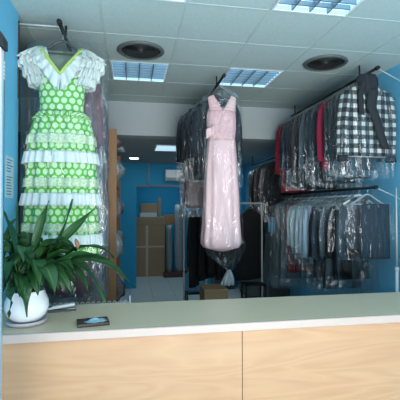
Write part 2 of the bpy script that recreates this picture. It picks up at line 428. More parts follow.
box(.0008, .010, -.008, .008, -.55, .02).build('wall_plate', M['dvent'], t)
rail('clothes_rail', 'black clothes rail above the pink gown', .92, 3.88, 5.4, 3.12, drops=((.35, H-3.12), (1.45, H-3.12)))
rail('clothes_rail', 'upper black clothes rail along the right wall', 2.27, 3.36, 5.38, 3.10, drops=((.3, H-3.10), (1.9, H-3.10)), wallx=XR)
rail('clothes_rail', 'lower black clothes rail on the right, under the coats', 2.27, 3.40, 5.95, 1.985, wallx=XR)
rail('clothes_rail', 'far clothes rail under the low back ceiling on the right', 2.3, 5.72, 7.4, 2.60, drops=((.15, HB-2.60), (1.6, HB-2.60)))
t = thing('rail_upright', 'white floor post in the right corner behind the counter', 'post', (2.46, 3.372, 0))
MB().tube([(0, 0, .01), (0, 0, 1.2)], .014, 10).build('tube', M['wpole'], t); MB().tube([(0, 0, 1.2), (0, 0, 1.235)], .018, 10).build('collar', M['wpole'], t)
MB().tube([(0, 0, 1.235), (0, 0, 1.98)], .008, 8).build('inner_rod', M['pole'], t)
MB().lathe([(.05, .001), (.05, .01), (.016, .014)], (0, 0, 0), 16).build('foot', M['wpole'], t)

# ------------------------------------------------------------ garments
def hook_pts(r=.02, drop=.075):
    p = []
    for k in range(11):
        a = R(200 - k*22); p.append((0 + r*math.cos(a)*.9, 0, -.006 + r*math.sin(a)))
    p += [(.004, 0, -.035), (0, 0, -drop)]
    return p
def hanger(label, x, y, zr, w, rz=0, mat=None, group=None):
    t = thing('clothes_hanger', label, 'hanger', (x, y, zr+.014), rz, group)
    MB().tube(hook_pts(), .0028, 6).build('hook', M['chrome'], t)
    MB().tube([(-w, 0, -.17), (-w*.55, 0, -.125), (-.03, 0, -.082), (0, 0, -.075), (.03, 0, -.082), (w*.55, 0, -.125), (w, 0, -.17)], .009, 8).build('shoulder_bar', mat or M['dvent'], t)
    MB().tube([(-w, 0, -.17), (w, 0, -.175)], .006, 6).build('cross_bar', mat or M['dvent'], t)
    return t
def cover_mb(w, d, z0, zs, z1, seed, flare=1.05, cr=.03):
    lv = [(0, 0, z0, .03, .02, 0, 1), (0, 0, z0-.035, .06, .035, 0, 1)]
    lv += [(0, 0, zs+.02, w*.78, d*.8, .1, 5), (0, 0, zs-.03, w, d, .12, 6)]
    n = 9
    for k in range(1, n+1):
        f = k/n; lv.append((0, 0, zs-.03+(z1-zs+.03)*f, w*(1+(flare-1)*f), d*(1-.15*f), .16, 7))
    return MB().loft(lv, 44, 2.5, seed, cr, 8, capb=False, capt=False)
def garment(name, label, cat, x, y, zr, rz=0, w=.24, d=.05, length=.9, mat=None, seed=0, sleeves=True, slen=.58, smat=None, collar=None, cover=None, film=None, group=None, open_front=False, extra=None, lift=0, tapered=1.0, smatL=None):
    """a garment hanging from a rail: w half width of the shoulders, d half depth; cover = length of its plastic bag"""
    t = thing(name, label, cat, (x, y, zr), rz, group); random.seed(seed)
    zs = -.165
    lv = [(0, 0, -.085, .055, .04, 0, 1), (0, 0, -.105, .075, d*.8, 0, 1), (0, 0, -.128, w*.55, d*.85, .02, 4), (0, 0, zs, w*.88, d*.9, .03, 4), (0, 0, zs-.045, w*.95, d, .05, 5)]
    for k in range(1, 9):
        f = k/8; lv.append((0, 0, zs-.045-(length-.2)*f, w*(.93+.05*math.sin(f*3+seed))*(1+(tapered-1)*f), d*(.95+.1*f), .05+.09*f, 5 + seed % 3))
    MB().loft(lv, 44, 2.7, seed, .008, 6).build('body', mat, t)
    if sleeves:
        for sgn in (-1, 1):
            pts = []; lv = []
            for k in range(8):
                f = k/7; xx = sgn*(w*.86 + .045*math.sin(min(1, f*1.6)*PI/2)); zz = zs-.012-slen*f
                lv.append((xx, -.012*math.sin(f*2+seed), zz, (.062-.016*f)*(1 if k else .6), d*(.8-.15*f), .1, 3))
            MB().loft(lv, 18, 2.2, seed+sgn, .01, 9).build('sleeve', smat or mat, t)
    if collar:
        c = MB()
        for sgn in (-1, 1):
            def fn(u, v, sgn=sgn):
                a = PI/2*(1-u)*1.0
                px = sgn*(.02+.06*math.sin(a)*(1-.0*v)) ; py = -d*.95-.012+ (1-u)*.05*0
                return Vector((sgn*(.012+.055*v+.03*(1-u)), -d*.9-.014+.03*(1-u)*v, -.085-.24*u*(1-.15*v)-.02*v))
            c.grid(fn, 8, 4)
        c.build('collar', collar, t, solid=.008)
    if extra: extra(t, w, d, length)
    if cover:
        cover_mb(w+.06, d+.010, -.03, zs, -cover, seed+3).build('plastic_cover', film or FILM, t)
    return t
def folded_trousers(label, x, y, zr, rz, w, d, drop, mat, seed, cover, film=None, group=None, name='folded_trousers'):
    t = thing(name, label, 'trousers', (x, y, zr), rz, group)
    lv = [(0, 0, -.155, w*.97, .012, 0, 1), (0, 0, -.172, w, d*.6, 0, 1)]
    for k in range(1, 8): f = k/7; lv.append((0, 0, -.172-(drop)*f, w*(1+.06*f), d*(.65+.35*f), .08*f, 4))
    MB().loft(lv, 40, 3.2, seed, .006, 6).build('legs', mat, t)
    if cover: cover_mb(w+.09, d+.045, -.03, -.15, -cover, seed, 1.02, .035).build('plastic_cover', film or FILM, t)
    return t

# ---- green flamenco dress
DX, DY, DZ = -.513, 3.14, 3.12
def dress_levels(rows, n=26, fa=.05):
    out = []
    for i, (z, w, d, f, fn) in enumerate(rows): out.append((0, 0, z-DZ, w, d, f, fn))
    return out
t = thing('flamenco_dress', 'green polka dot flamenco dress with white ruffles in clear plastic', 'dress', (DX, DY, DZ))
rows = [(2.80, .165, .06, .0, 1), (2.775, .172, .078, 0, 1), (2.74, .172, .088, .01, 6), (2.66, .166, .092, .015, 8), (2.58, .160, .09, .02, 8), (2.505, .158, .088, .03, 9), (2.485, .157, .088, .03, 9)]
MB().loft(dress_levels(rows), 56, 2.4, 2).build('bodice', M['polka'], t)
def interp(rows, z):
    for a, b in zip(rows, rows[1:]):
        if a[0] >= z >= b[0]:
            f = (a[0]-z)/(a[0]-b[0]); return [a[i]+(b[i]-a[i])*f for i in range(5)]
    return list(rows[-1])
sk = [(2.51, .160, .09, .03, 14), (2.46, .196, .112, .06, 14), (2.40, .215, .125, .09, 14), (2.30, .234, .14, .10, 14), (2.10, .247, .155, .11, 14), (1.85, .256, .165, .12, 14), (1.42, .27, .18, .13, 14)]
sk2 = [interp(sk, 2.51-(2.51-1.42)*k/30) for k in range(31)]
MB().loft(dress_levels(sk2), 120, 2.2, 4).build('skirt', M['polka'], t)
MB().loft(dress_levels([(2.515, .161, .092, .03, 16), (2.495, .176, .104, .10, 22), (2.47, .19, .118, .16, 22), (2.452, .203, .128, .2, 22)]), 140, 2.2, 1, capb=False, capt=False).build('peplum_ruffle', M['polka'], t, solid=.003)
def ring(name, z0, z1, mat, off0, off1, f0, f1, fn, seed):
    rr = []
    for k in range(6):
        f = k/5; z = z0+(z1-z0)*f; q = interp(sk, z); o = off0+(off1-off0)*f
        rr.append((z, q[1]+o, q[2]+o, f0+(f1-f0)*f, fn))
    return MB().loft(dress_levels(rr), 160, 2.2, seed, capb=False, capt=False).build(name, mat, t, solid=.003)
ring('lace_band', 2.335, 2.262, M['lace'], .010, .012, .09, .10, 14, 4)
ring('ruffle', 2.205, 2.118, M['ruf'], .020, .030, .06, .09, 26, 3)
ring('lace_band', 2.01, 1.945, M['lace'], .010, .012, .11, .11, 14, 4)
ring('ruffle', 1.90, 1.81, M['ruf'], .022, .032, .06, .09, 27, 5)
ring('lace_band', 1.68, 1.62, M['lace'], .010, .012, .12, .12, 14, 4)
ring('ruffle', 1.60, 1.51, M['ruf'], .024, .034, .06, .09, 28, 6)
# neckline: V from the shoulders to the chest point, local coordinates
VB = Vector((-.0, -.098, 2.775-DZ))
for sgn, sx in ((-1, -.155), (1, .15)):
    top = Vector((sx, -.045, 2.985-DZ))
    def tr(u, v):
        p = top.lerp(VB, u); return p + Vector((-sgn*.0 + sgn*(-.011+.026*v), -.012-.02*math.sin(u*PI), .004*v))
    MB().grid(tr, 14, 2).build('neckline_trim', M['trim'], t, solid=.004)
    def rf(u, v, sgn=sgn):
        p = top.lerp(VB+Vector((-sgn*.015, 0, 0)), u)
        out = Vector((sgn*.78, -.1, -.5)).lerp(Vector((sgn*.05, -.1, -1)), max(0, u-.35)/.65); L = .115 + .015*math.sin(u*9)
        return p + Vector((sgn*.012, -.004, -.004)) + out*L*v + Vector((0, -.016*math.sin(u*34+sgn)*v-.02*math.sin(u*PI), 0))
    MB().grid(rf, 60, 6).build('neck_ruffle', M['ruf'], t, solid=.002)
    # upper bodice side panel between chest and shoulder
    def yk(u, v, sgn=sgn):
        a = Vector((sgn*.172, -.02, 2.77-DZ)).lerp(Vector((sgn*.215, -.0, 2.93-DZ)), u); c = VB.lerp(top, u)
        return a.lerp(c, v) + Vector((0, .004, 0))
    MB().grid(yk, 8, 8).build('yoke', M['polka'], t, solid=.003)
    def yb(u, v, sgn=sgn):
        a = Vector((sgn*.168, .05, 2.77-DZ)).lerp(Vector((sgn*.20, .03, 2.95-DZ)), u); c = Vector((0, .07, 2.84-DZ)).lerp(Vector((sgn*.06, .03, 2.975-DZ)), u)
        return a.lerp(c, v)
    # ruffled sleeve: a puffed cap with two pleated flounces
    cx, cz = sgn*.205, 2.93-DZ
    sl = MB(); lv = []
    def prof(f): return .148+.055*math.sin(min(1, f/.45)*PI/2)-(.05*max(0, f-.45)/.55), .034+.046*math.sin(min(1, f/.42)*PI/2)-.034*max(0, f-.42)/.58
    for k in range(11):
        f = k/10; x, r = prof(f); lv.append((sgn*x, 0, 3.0-DZ-.30*f, r, r*.95, .10, 9))
    sl.loft(lv, 72, 2, 3+sgn, .012, 14)
    so = sl.build('sleeve', M['ruf'], t)
    for q, (f0, f1) in enumerate(((.02, .34), (.2, .58), (.42, .80), (.62, 1.0))):
        lv = []
        for k in range(6):
            g_ = k/5; f = f0+(f1-f0)*g_; x, r = prof(f); lv.append((sgn*(x+.004), -.004, 3.0-DZ-.30*f, r+.004+.026*g_, r+.004+.028*g_, .08+.32*g_, 13+q))
        MB().loft(lv, 110, 2, q*2+sgn, .008, 18, capb=False, capt=False).build('sleeve_flounce', M['ruf'], so, solid=.002)
pb = MB().loft([(0, .03, 2.99-DZ, .17, .012, 0, 1), (0, .045, 2.9-DZ, .2, .02, .05, 4), (0, .05, 2.78-DZ, .165, .03, .05, 4)], 40, 2.4, 1); pb.build('back_panel', plain('lining_cloth', (120, 140, 130), .8), t)
cover_mb(.305, .18, 3.11-DZ, 3.0-DZ, 1.40-DZ, 5, 1.0, .02).build('plastic_cover', FILM_THIN, t).location = (.03, 0, 0)
hanger('dark hanger holding the green polka dot dress', DX, DY, DZ, .16)

# ---- long wrapped garments behind the green dress
LG = [
 (3.50, (112, 84, 96), 'mauve grey long coat in plastic, next behind the green dress', .95, 2.02),
 (3.72, (70, 80, 104), 'slate blue long coat in plastic, second behind the green dress', .95, 2.1),
 (3.95, (128, 62, 66), 'dusty red long coat in plastic, third behind the green dress', .9, 2.12),
 (4.18, (60, 92, 128), 'blue long coat in plastic, fourth behind the green dress', .95, 2.15),
 (4.42, (104, 66, 78), 'plum long coat in plastic, nearest the wooden shelf panel', .9, 2.1)]
for i, (y, c, lb, _, L) in enumerate(LG):
    garment('long_coat', lb, 'coat', -.505, y, 3.12, R(random.Random(i).uniform(-2, 2)), w=.2, d=.075, length=L, mat=cloth(c), seed=20+i, slen=.62, cover=L+.08, film=FILM_MILKY, group='wrapped coats on the left rail')
    hanger('hanger of the ' + lb.split(' in ')[0] + ' behind the green dress', -.505, y, 3.12, .17)

# ---- pink gown
PX, PY, PZ = .948, 4.12, 3.12
t = thing('evening_gown', 'long pale pink gown hanging in a knotted clear plastic bag', 'dress', (PX, PY, PZ))
def L(rows): return [(r[5] if len(r) > 5 else 0, 0, r[0]-PZ, r[1], r[2], r[3], r[4]) for r in rows]
MB().loft(L([(2.84, .135, .05, .02, 5), (2.80, .152, .075, .04, 9), (2.72, .158, .085, .05, 11), (2.62, .155, .085, .05, 11), (2.53, .148, .08, .04, 11), (2.50, .146, .08, .03, 11)]), 60, 2.3, 7, .006, 30).build('bodice', M['pinkb'], t)
sr = [(2.515, .148, .082, .03, 9), (2.44, .155, .09, .06, 9), (2.2, .172, .10, .09, 9), (1.9, .19, .11, .1, 9), (1.6, .203, .12, .1, 9), (1.48, .212, .125, .1, 9), (1.42, .218, .128, .09, 9), (1.38, .20, .12, .06, 9), (1.345, .15, .09, .03, 9), (1.335, .05, .04, 0, 9)]
MB().loft(L([tuple(interp(sr, 2.515-(2.515-1.335)*k/30)) for k in range(31)]), 80, 2.2, 8, .005, 8).build('skirt', M['pink'], t)
for sgn in (-1, 1):
    def st(u, v, sgn=sgn):
        a = Vector((sgn*.004, -.088, 2.815-PZ)).lerp(Vector((sgn*.095, -.045, 2.975-PZ)), u); c = Vector((sgn*.138, -.062, 2.80-PZ)).lerp(Vector((sgn*.155, -.03, 2.95-PZ)), u)
        return a.lerp(c, v) + Vector((0, -.012*math.sin(v*PI) - .004*math.sin(u*20), 0))
    MB().grid(st, 14, 6).build('shoulder_strap', M['pinkb'] if sgn < 0 else M['pink'], t, solid=.006)
def bw(u, v):
    return Vector((-.185+.09*u, -.10-.012*math.sin(u*9), 2.60-PZ-.10*v+.05*u))
MB().grid(bw, 10, 4).build('side_bow', M['pink'], t, solid=.004)
bag = [(3.09, .03, .02, 0, 1), (3.06, .07, .04, .05, 3), (2.985, .195, .085, .08, 5), (2.93, .215, .11, .1, 6), (2.6, .205, .125, .12, 7), (2.2, .205, .13, .12, 7), (1.8, .213, .14, .1, 7), (1.5, .227, .15, .08, 8), (1.43, .232, .152, .1, 8), (1.36, .222, .14, .12, 9), (1.28, .17, .11, .18, 10), (1.2, .095, .07, .25, 11), (1.14, .03, .03, .3, 11), (1.115, .018, .018, .3, 11)]
bl = [tuple(interp(bag, 3.09-(3.09-1.115)*k/44)) for k in range(45)]
bl = [(0.082*max(0, min(1, (1.48-z)/.34)), 0, z-PZ, w, d, f, n) for z, w, d, f, n in bl]
MB().loft(bl, 64, 2.2, 9, .016, 10, capb=False, capt=False).build('plastic_cover', FILM_THIN, t)
tail = [(.082, 0, 1.125-PZ, .018, .018, .2, 7), (.08, 0, 1.10-PZ, .035, .03, .3, 7), (.076, 0, 1.05-PZ, .055, .04, .35, 8), (.07, 0, 1.0-PZ, .065, .045, .4, 8), (.068, 0, .975-PZ, .062, .04, .4, 8)]
MB().loft(tail, 48, 2, 4, .012, 22, capb=False).build('bag_tail', FILM_WHITE, t)
MB().lathe([(.016, -.012), (.024, -.008), (.024, .008), (.016, .012)], (.082, 0, 1.122-PZ), 16).build('knot', FILM_WHITE, t)
hanger('hanger inside the bag of the pink gown', PX, PY, PZ, .15)
# wrapped garments behind the pink gown on the same rail
CG = [(4.38, (30, 42, 54), .225, 1.0, 1.1, 'blue black jacket in plastic just behind the pink gown'), (4.58, (22, 30, 42), .235, .95, 1.0, 'navy suit jacket in plastic, second behind the pink gown'),
      (4.78, (16, 20, 26), .24, .98, 1.02, 'black jacket in plastic, third behind the pink gown'), (4.98, (22, 32, 40), .25, .95, 1.0, 'dark teal jacket in plastic, last under the beam behind the gown')]
for i, (y, c, w, Lh, cv, lb) in enumerate(CG):
    garment('jacket', lb, 'jacket', (.955, .91, .89, .87)[i], y, 3.12, R(-3+2*i), w=w, d=.06, length=Lh, mat=cloth(c), seed=40+i, cover=cv, film=FILM, group='jackets behind the pink gown')
    hanger('hanger of the ' + lb.split(' in ')[0] + ' behind the gown', (.955, .91, .89, .87)[i], y, 3.12, .17)
garment('long_dress', 'mauve brown long dress in clear plastic, low behind the gown', 'dress', .95, 5.22, 2.42, 0, w=.24, d=.07, length=.62, mat=cloth((150, 124, 122)), seed=47, sleeves=False, cover=.75, film=FILM_MILKY)
garment('red_dress', 'narrow dark red garment edge beside the back opening', 'dress', .78, 5.36, 2.62, 0, w=.07, d=.04, length=.75, mat=cloth((118, 18, 40)), seed=48, sleeves=False)
t = thing('clothes_rail', 'short rail on rods under the ceiling behind the wrapped jackets', 'clothes rail', (.9, 5.36, 2.62), 0)
MB().tube([(-.3, 0, 0), (.45, 0, 0)], .012).build('tube', M['black'], t)
for x in (-.04, .43): MB().tube([(x, 0, 0), (x, 0, H-2.62)], .008).build('hanger_rod', M['black'], t)
MB().tube([(.05, 0, 0), (.05, -.14, -.18)], .006).build('arm', M['black'], t)

# ---- upper right rail, near to far
def hood(t, w, d, length):
    dk = cloth((38, 42, 48))
    lv = [(0, .0, -.0, .04, .05, 0, 1), (0, -.01, -.012, .085, .07, .05, 5), (0, -.012, -.05, .11, .08, .06, 5), (0, -.012, -.11, .118, .085, .06, 5), (0, -.012, -.17, .105, .08, .06, 5), (.01, -.01, -.23, .07, .06, .05, 5)]
    MB().loft(lv, 36, 2.1, 3, .012, 14).build('hood', dk, t)
    for pts, w0, w1 in ((((.02, -.17), (.0, -.33), (.07, -.5), (.15, -.74)), .11, .085), (((-.085, -.11), (-.115, -.22), (-.11, -.32), (-.10, -.42)), .06, .05)):
        def fn(u, v):
            k = min(2, int(u*3)); f = u*3-k; f = f*f*(3-2*f)*.5+f*.5
            x = pts[k][0]+(pts[k+1][0]-pts[k][0])*f; z = pts[k][1]+(pts[k+1][1]-pts[k][1])*f
            return Vector((x+(v-.5)*(w0+(w1-w0)*u), -d-.024-.022*math.sin(v*PI)-.004*math.sin(u*14), z))
        MB().grid(fn, 24, 8).build('scarf_end', dk, t, solid=.012)
    for sgn in (-1, 1):
        MB().loft([(sgn*(w*.86+.045), -.01, -.80-.0, .05, .04, .05, 3), (sgn*(w*.86+.045), -.01, -.86, .054, .042, .05, 3)], 18, 2.2, 2).build('cuff', cloth((38, 42, 48)), t)
garment('checked_coat', 'black and white checked coat with dark hood, nearest on upper rail', 'coat', 2.275, 3.56, 3.10, R(2), w=.255, d=.055, length=.80, mat=M['plaid'], seed=1, slen=.66, cover=1.02, film=FILM, extra=hood)
hanger('black hanger of the checked coat', 2.275, 3.56, 3.10, .18)
def fur(t, w, d, length):
    MB().tube([(-.12, -d-.01, -.38), (-.1, -d-.02, -.2), (-.05, -d+.01, -.09), (0, .02, -.075), (.05, -d+.01, -.09), (.1, -d-.02, -.2), (.12, -d-.01, -.38)], .034, 12).build('fur_collar', plain('brown_fur', (132, 112, 106), .95, .35, 90, .9), t)
UR = [ # Y, colour, half width, length, name, label, extra
 (3.74, (34, 44, 50), .25, .84, 'jacket', 'dark jacket with brown fur collar, behind the checked coat', fur),
 (3.86, (26, 40, 44), .255, .92, 'jacket', 'blackish green jacket, between fur collar and the bright magenta one', None),
 (3.97, (150, 34, 66), .265, .82, 'jacket', 'bright magenta jacket on the upper right rail', None),
 (4.09, (30, 40, 44), .25, .95, 'jacket', 'charcoal green jacket just behind the magenta one', None),
 (4.21, (48, 62, 70), .26, .9, 'jacket', 'slate grey jacket, second behind the magenta one', None),
 (4.33, (36, 48, 58), .265, .95, 'jacket', 'dark slate jacket, third behind the magenta one', None),
 (4.45, (88, 96, 102), .25, .9, 'jacket', 'mid grey jacket in the middle of the upper right rail', None),
 (4.57, (16, 20, 26), .265, 1.0, 'jacket', 'black jacket, fifth behind the magenta one', None),
 (4.69, (92, 62, 70), .25, .86, 'jacket', 'mauve brown jacket, only its thin edge showing on upper right rail', None),
 (4.80, (20, 28, 40), .26, .95, 'jacket', 'navy jacket, third before the dark red coat at the end', None),
 (4.92, (30, 40, 62), .265, .95, 'jacket', 'shiny blue black jacket, second before the dark red coat', None),
 (5.04, (24, 34, 52), .26, .92, 'jacket', 'midnight blue jacket beside the dark red coat', None),
 (5.18, (128, 16, 40), .285, 1.02, 'coat', 'dark red coat at the far end of the upper right rail', None)]
for i, (y, c, w, Lh, nm, lb, ex) in enumerate(UR):
    rr = random.Random(i+5)
    garment(nm, lb, nm, 2.27+rr.uniform(-.012, .012), y, 3.10, R(rr.uniform(-1.2, 1.2)), w=w-.02, d=.04, length=Lh+.07, mat=cloth(c, .6 if i in (9, 10) else .85), seed=60+i, slen=rr.uniform(.55, .68), cover=Lh+.07+rr.uniform(.02, .08) if i not in (2, 12) else None, film=FILM, extra=ex, group='jackets on the upper right rail')
    hanger('hanger of the ' + (lb.split(',')[0].split(' on ')[0].split(' with ')[0].split(' just ')[0].split(' in the ')[0].split(' at the ')[0].split(' beside ')[0]) + ', upper right rail', 2.27, y, 3.10, .17)

# ---- lower right rail
WH = M['white']
def lower_hanger(lb, y, mat=None): hanger(lb, 2.29, y, 1.985, .17, 0, mat or M['wpole'], 'pale hangers on the lower right rail')
folded_trousers('navy trousers folded over a hanger in clear plastic, nearest lower rail', 2.375, 3.57, 1.985, R(2), .15, .03, .52, cloth((24, 42, 54)), 3, .93, plastic_film('smooth_plastic_film', .02, .07, 5), 'clothes on the lower right rail')
lower_hanger('pale hanger of the folded navy trousers', 3.57, plain('clear_grey_plastic', (150, 166, 174), .3))
LR = [
 (3.72, (58, 72, 82), .185, .60, 'shirt', 'short blue grey shirt in plastic right behind the folded navy trousers', 'cotton'),
 (3.82, (14, 16, 20), .235, .92, 'jacket', 'glossy black jacket in plastic behind the short blue grey shirt', 'shiny'),
 (3.94, (92, 102, 110), .245, .95, 'shirt', 'ash grey shirt in plastic behind the glossy black jacket', 'cotton'),
 (4.05, (36, 44, 54), .24, 1.06, 'jacket', 'dark slate jacket in plastic with a long dark hem', 'cotton'),
 (4.16, (70, 82, 88), .25, 1.0, 'jacket', 'lead grey jacket in plastic, mid lower rail', 'cotton'),
 (4.27, (18, 22, 30), .245, .98, 'jacket', 'black jacket in plastic beside the pale shirts', 'cotton'),
 (4.38, (190, 216, 236), .245, .84, 'shirt', 'soft blue shirt in plastic touching the black jacket', 'cotton'),
 (4.49, (206, 226, 244), .245, .8, 'shirt', 'pale blue shirt in plastic on the lower right rail', 'cotton'),
 (4.62, (226, 236, 238), .245, .78, 'shirt', 'white shirt in plastic behind the pale blue shirt', 'cotton'),
 (4.75, (192, 214, 222), .245, .82, 'shirt', 'grey blue shirt in plastic, third of the pale shirts', 'cotton'),
 (4.88, (224, 234, 230), .245, .78, 'shirt', 'cream white shirt in plastic, last of the pale shirts', 'cotton')]
for i, (y, c, w, Lh, nm, lb, kd) in enumerate(LR):
    rr = random.Random(i+30)
    garment(nm, lb, nm, 2.28+rr.uniform(-.015, .015), y, 1.985, R(rr.uniform(-1.2, 1.2)), w=w-.015, d=.042, length=Lh, mat=cloth(c, .3 if kd == 'shiny' else .85), seed=90+i, slen=rr.uniform(.5, .6), cover=Lh+rr.uniform(.05, .16), film=FILM if i < 6 else FILM_MILKY, group='clothes on the lower right rail', collar=cloth(c) if nm == 'shirt' else None)
    gt = [o for o in bpy.data.objects if o.get('label') == lb][0]
    MB().loft([(0, 0, -.078, .06, .044, 0, 1), (0, 0, -.10, .085, .046, 0, 1), (0, 0, -.125, w*.55, .047, .03, 5), (0, 0, -.163, w*.9, .048, .05, 6), (0, 0, -.215, w*1.02, .05, .07, 6)], 40, 2.6, i, .004, 12, capb=False, capt=False).build('shoulder_sheen', FILM_SHEEN, gt)  # milky layer added to imitate light catching the plastic over the shoulders
    lower_hanger('pale hanger of the ' + lb.split(' in plastic')[0].split(' touching')[0].split(',')[0] + ' on lower rail', y)
t = garment('long_dress', 'dark red long dress in plastic below the pale shirts', 'dress', 2.27, 5.02, 1.985, 0, w=.25, d=.06, length=1.04, mat=cloth((150, 18, 44)), seed=120, sleeves=False, cover=1.22, film=FILM_MILKY, group='clothes on the lower right rail')
lower_hanger('pale hanger of the dark red long dress', 5.02)
for i, (y, c, lb) in enumerate(((5.22, (54, 96, 106), 'teal garment in plastic beyond the dark red long dress'), (5.42, (70, 104, 108), 'grey teal garment in plastic beside the rack of black trousers'))):
    garment('long_dress', lb, 'dress', 2.27, y, 1.93 if False else 1.985, R(3*i), w=.26, d=.06, length=1.15, mat=cloth(c), seed=130+i, sleeves=False, cover=1.3, film=FILM_MILKY, group='clothes on the lower right rail')
    lower_hanger('pale hanger of the ' + lb.split(' in ')[0], y)
t = thing('ribbon', 'thin green ribbon draped over the pale shirts', 'ribbon', (2.28, 4.44, 1.80))
def rb(u, v): return Vector((-.24+.36*u, .0+.01*math.sin(u*7), .02*math.sin(u*PI)-.012*v))
MB().grid(rb, 14, 2).build('strip', plain('green_ribbon', (40, 140, 110), .6), t, solid=.003)

# ---- far right rail in the back
FR = [((36, 40, 44), 'charcoal coat in plastic, nearest on the far rail'), ((120, 104, 106), 'mauve grey coat in plastic on the far rail'), ((52, 44, 48), 'brown black coat in plastic on the far rail'),
      ((104, 86, 92), 'dusty mauve coat in plastic, fourth on the far rail'), ((30, 34, 38), 'black coat in plastic, fifth on the far rail'), ((92, 100, 98), 'grey coat in plastic, sixth on the far rail')]
for i, (c, lb) in enumerate(FR):
    garment('coat', lb, 'coat', 2.3, 5.84+.155*i, 2.60, 0, w=.24, d=.04, length=.95, mat=cloth(c), seed=140+i, cover=1.05, film=FILM, group='coats on the far rail')
    hanger('hanger of the ' + lb.split(' in ')[0] + ' on the far rail', 2.3, 5.84+.155*i, 2.60, .17)
garment('garment_bag', 'pale grey garment cover hanging far back beside the coats', 'garment bag', 2.3, 7.0, 2.60, R(8), w=.19, d=.07, length=1.3, mat=cloth((150, 158, 150)), seed=150, sleeves=False)

hanger('hanger of the pale grey garment cover far back', 2.3, 7.0, 2.60, .15, R(8))
for nm_, lb_, q_, dr in (('shade_cabinet', 'dark grey cabinet added as shade against the right wall in the back', (2.28, 2.625, 6.3, 8.2, .001, 1.32), 3), ('shade_cabinet', 'tall dark grey cabinet added to darken the blue back wall', (1.80, 2.26, 8.5, 8.93, .001, 1.95), 1)):  # dark cabinets added to stand in for shade at the rear walls
    c_ = thing(nm_, lb_, 'shade cabinet', ((q_[0]+q_[1])/2, (q_[2]+q_[3])/2, 0))
    dg = plain('shade_dark_grey', (74, 86, 86), .6)
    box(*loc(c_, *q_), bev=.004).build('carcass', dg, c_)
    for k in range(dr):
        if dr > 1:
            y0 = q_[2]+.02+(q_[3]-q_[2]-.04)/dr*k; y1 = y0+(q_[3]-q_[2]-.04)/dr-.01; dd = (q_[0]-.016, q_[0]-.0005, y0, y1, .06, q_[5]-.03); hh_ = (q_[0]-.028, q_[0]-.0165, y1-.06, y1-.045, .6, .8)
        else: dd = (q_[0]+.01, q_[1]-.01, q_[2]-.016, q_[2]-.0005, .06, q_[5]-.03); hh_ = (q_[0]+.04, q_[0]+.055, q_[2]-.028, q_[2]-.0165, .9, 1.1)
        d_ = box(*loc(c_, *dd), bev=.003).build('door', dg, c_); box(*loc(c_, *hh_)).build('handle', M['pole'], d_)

# ------------------------------------------------------------ middle clothes rack with black garments
t = thing('clothes_rack', 'freestanding grey clothes rack with black garments behind the gown', 'clothes rack', (1.32, 5.6, 0))
for x in (-.575, .575):
    MB().tube([(x, 0, .04), (x, 0, 1.86)], .014, 10).build('upright', M['pole'], t)
    MB().tube([(x, -.22, .03), (x, .22, .03)], .013, 10).build('foot', M['black'], t)
MB().tube([(-.6, 0, 1.855), (.6, 0, 1.855)], .012, 10).build('top_rail', M['pole'], t)
MB().tube([(-.575, 0, .3), (.575, 0, .3)], .010, 10).build('base_bar', M['black'], t)
BK = ['black coat at the left end of the middle rack', 'black trousers second from left on the middle rack', 'black coat in the centre of the middle rack', 'black skirt behind the knotted bag', 'black coat right of the pink gown', 'black coat at the right end of the middle rack']
for i, lb in enumerate(BK):
    x = (.89, 1.02, 1.15, 1.28, 1.42, 1.72)[i]; nm = 'trousers' if 'trousers' in lb else 'skirt' if 'skirt' in lb else 'coat'
    rr = random.Random(i+70)
    rz = (64, 60, 66, 62, 68, 24)[i]
    garment(nm, lb, nm, x, 5.6, 1.855, R(rz), w=.16 if i < 5 else .21, d=.042, length=1.02+.16*rr.random(), mat=cloth((13, 14, 18)), seed=160+i, sleeves=nm == 'coat', slen=.7, group='black clothes on the middle rack', tapered=1.15 if i < 5 else 1.35)
    hanger('hanger of the ' + lb, x, 5.6, 1.855, .15, R(rz))
garment('blouse', 'small red garment edge between the black clothes and gown', 'blouse', 1.245, 5.42, 1.84, R(80), w=.16, d=.03, length=.45, mat=cloth((150, 24, 40)), seed=170, sleeves=False)
# black stool under the rack
t = thing('metal_stand', 'black metal stand on the floor below the knotted bag', 'stand', (1.62, 5.15, 0))
for x in (-.13, .13):
    for y in (-.1, .1): box(x-.012, x+.012, y-.012, y+.012, .001, .78).build('leg', M['black'], t)
for z in (.42, .56, .76): box(-.142, .142, -.112, .112, z, z+.02).build('shelf', M['black'], t)

# ------------------------------------------------------------ cardboard boxes, rolls
def carton(label, x0, x1, y0, y1, z0, z1, tapes=(), group=None, mat=None):
    t = thing('cardboard_box', label, 'box', ((x0+x1)/2, (y0+y1)/2, z0), 0, group)
    w, d, h = (x1-x0)/2, (y1-y0)/2, z1-z0
    box(-w, w, -d, d, 0, h, bev=.006).build('carton', mat or M['card'], t)
    for q in tapes:
        if q[0] == 'v': box(-w+2*w*q[1]-.03, -w+2*w*q[1]+.03, -d-.002, -d-.0005, h*q[2], h*q[3]).build('tape', M['tape'], t)
        else: box(-w+.002, w-.002, -d-.003, -d-.0006, h*q[1]-.022, h*q[1]+.022).build('tape', M['tape'], t)
    for z in (h*.985,): box(-w*.995, w*.995, -d-.0045, -d-.001, h*.86, h*.865).build('flap_seam', plain('flap_seam_brown', (120, 90, 62), .8), t)  # darker brown strip along the lid flap seam
    return t
carton('tall brown cardboard box with crossed tape in the back opening', .15, .885, 10.42, 11.1, .001, 1.54, (('v', .37, .0, .86), ('h', .5)))
carton('flat white box lying on the tall cardboard box', .24, .68, 10.5, 10.9, 1.542, 1.645, mat=plain('white_card', (205, 212, 214), .6))
carton('small brown box on top of the flat white box', .26, .71, 10.52, 10.9, 1.648, 1.89)
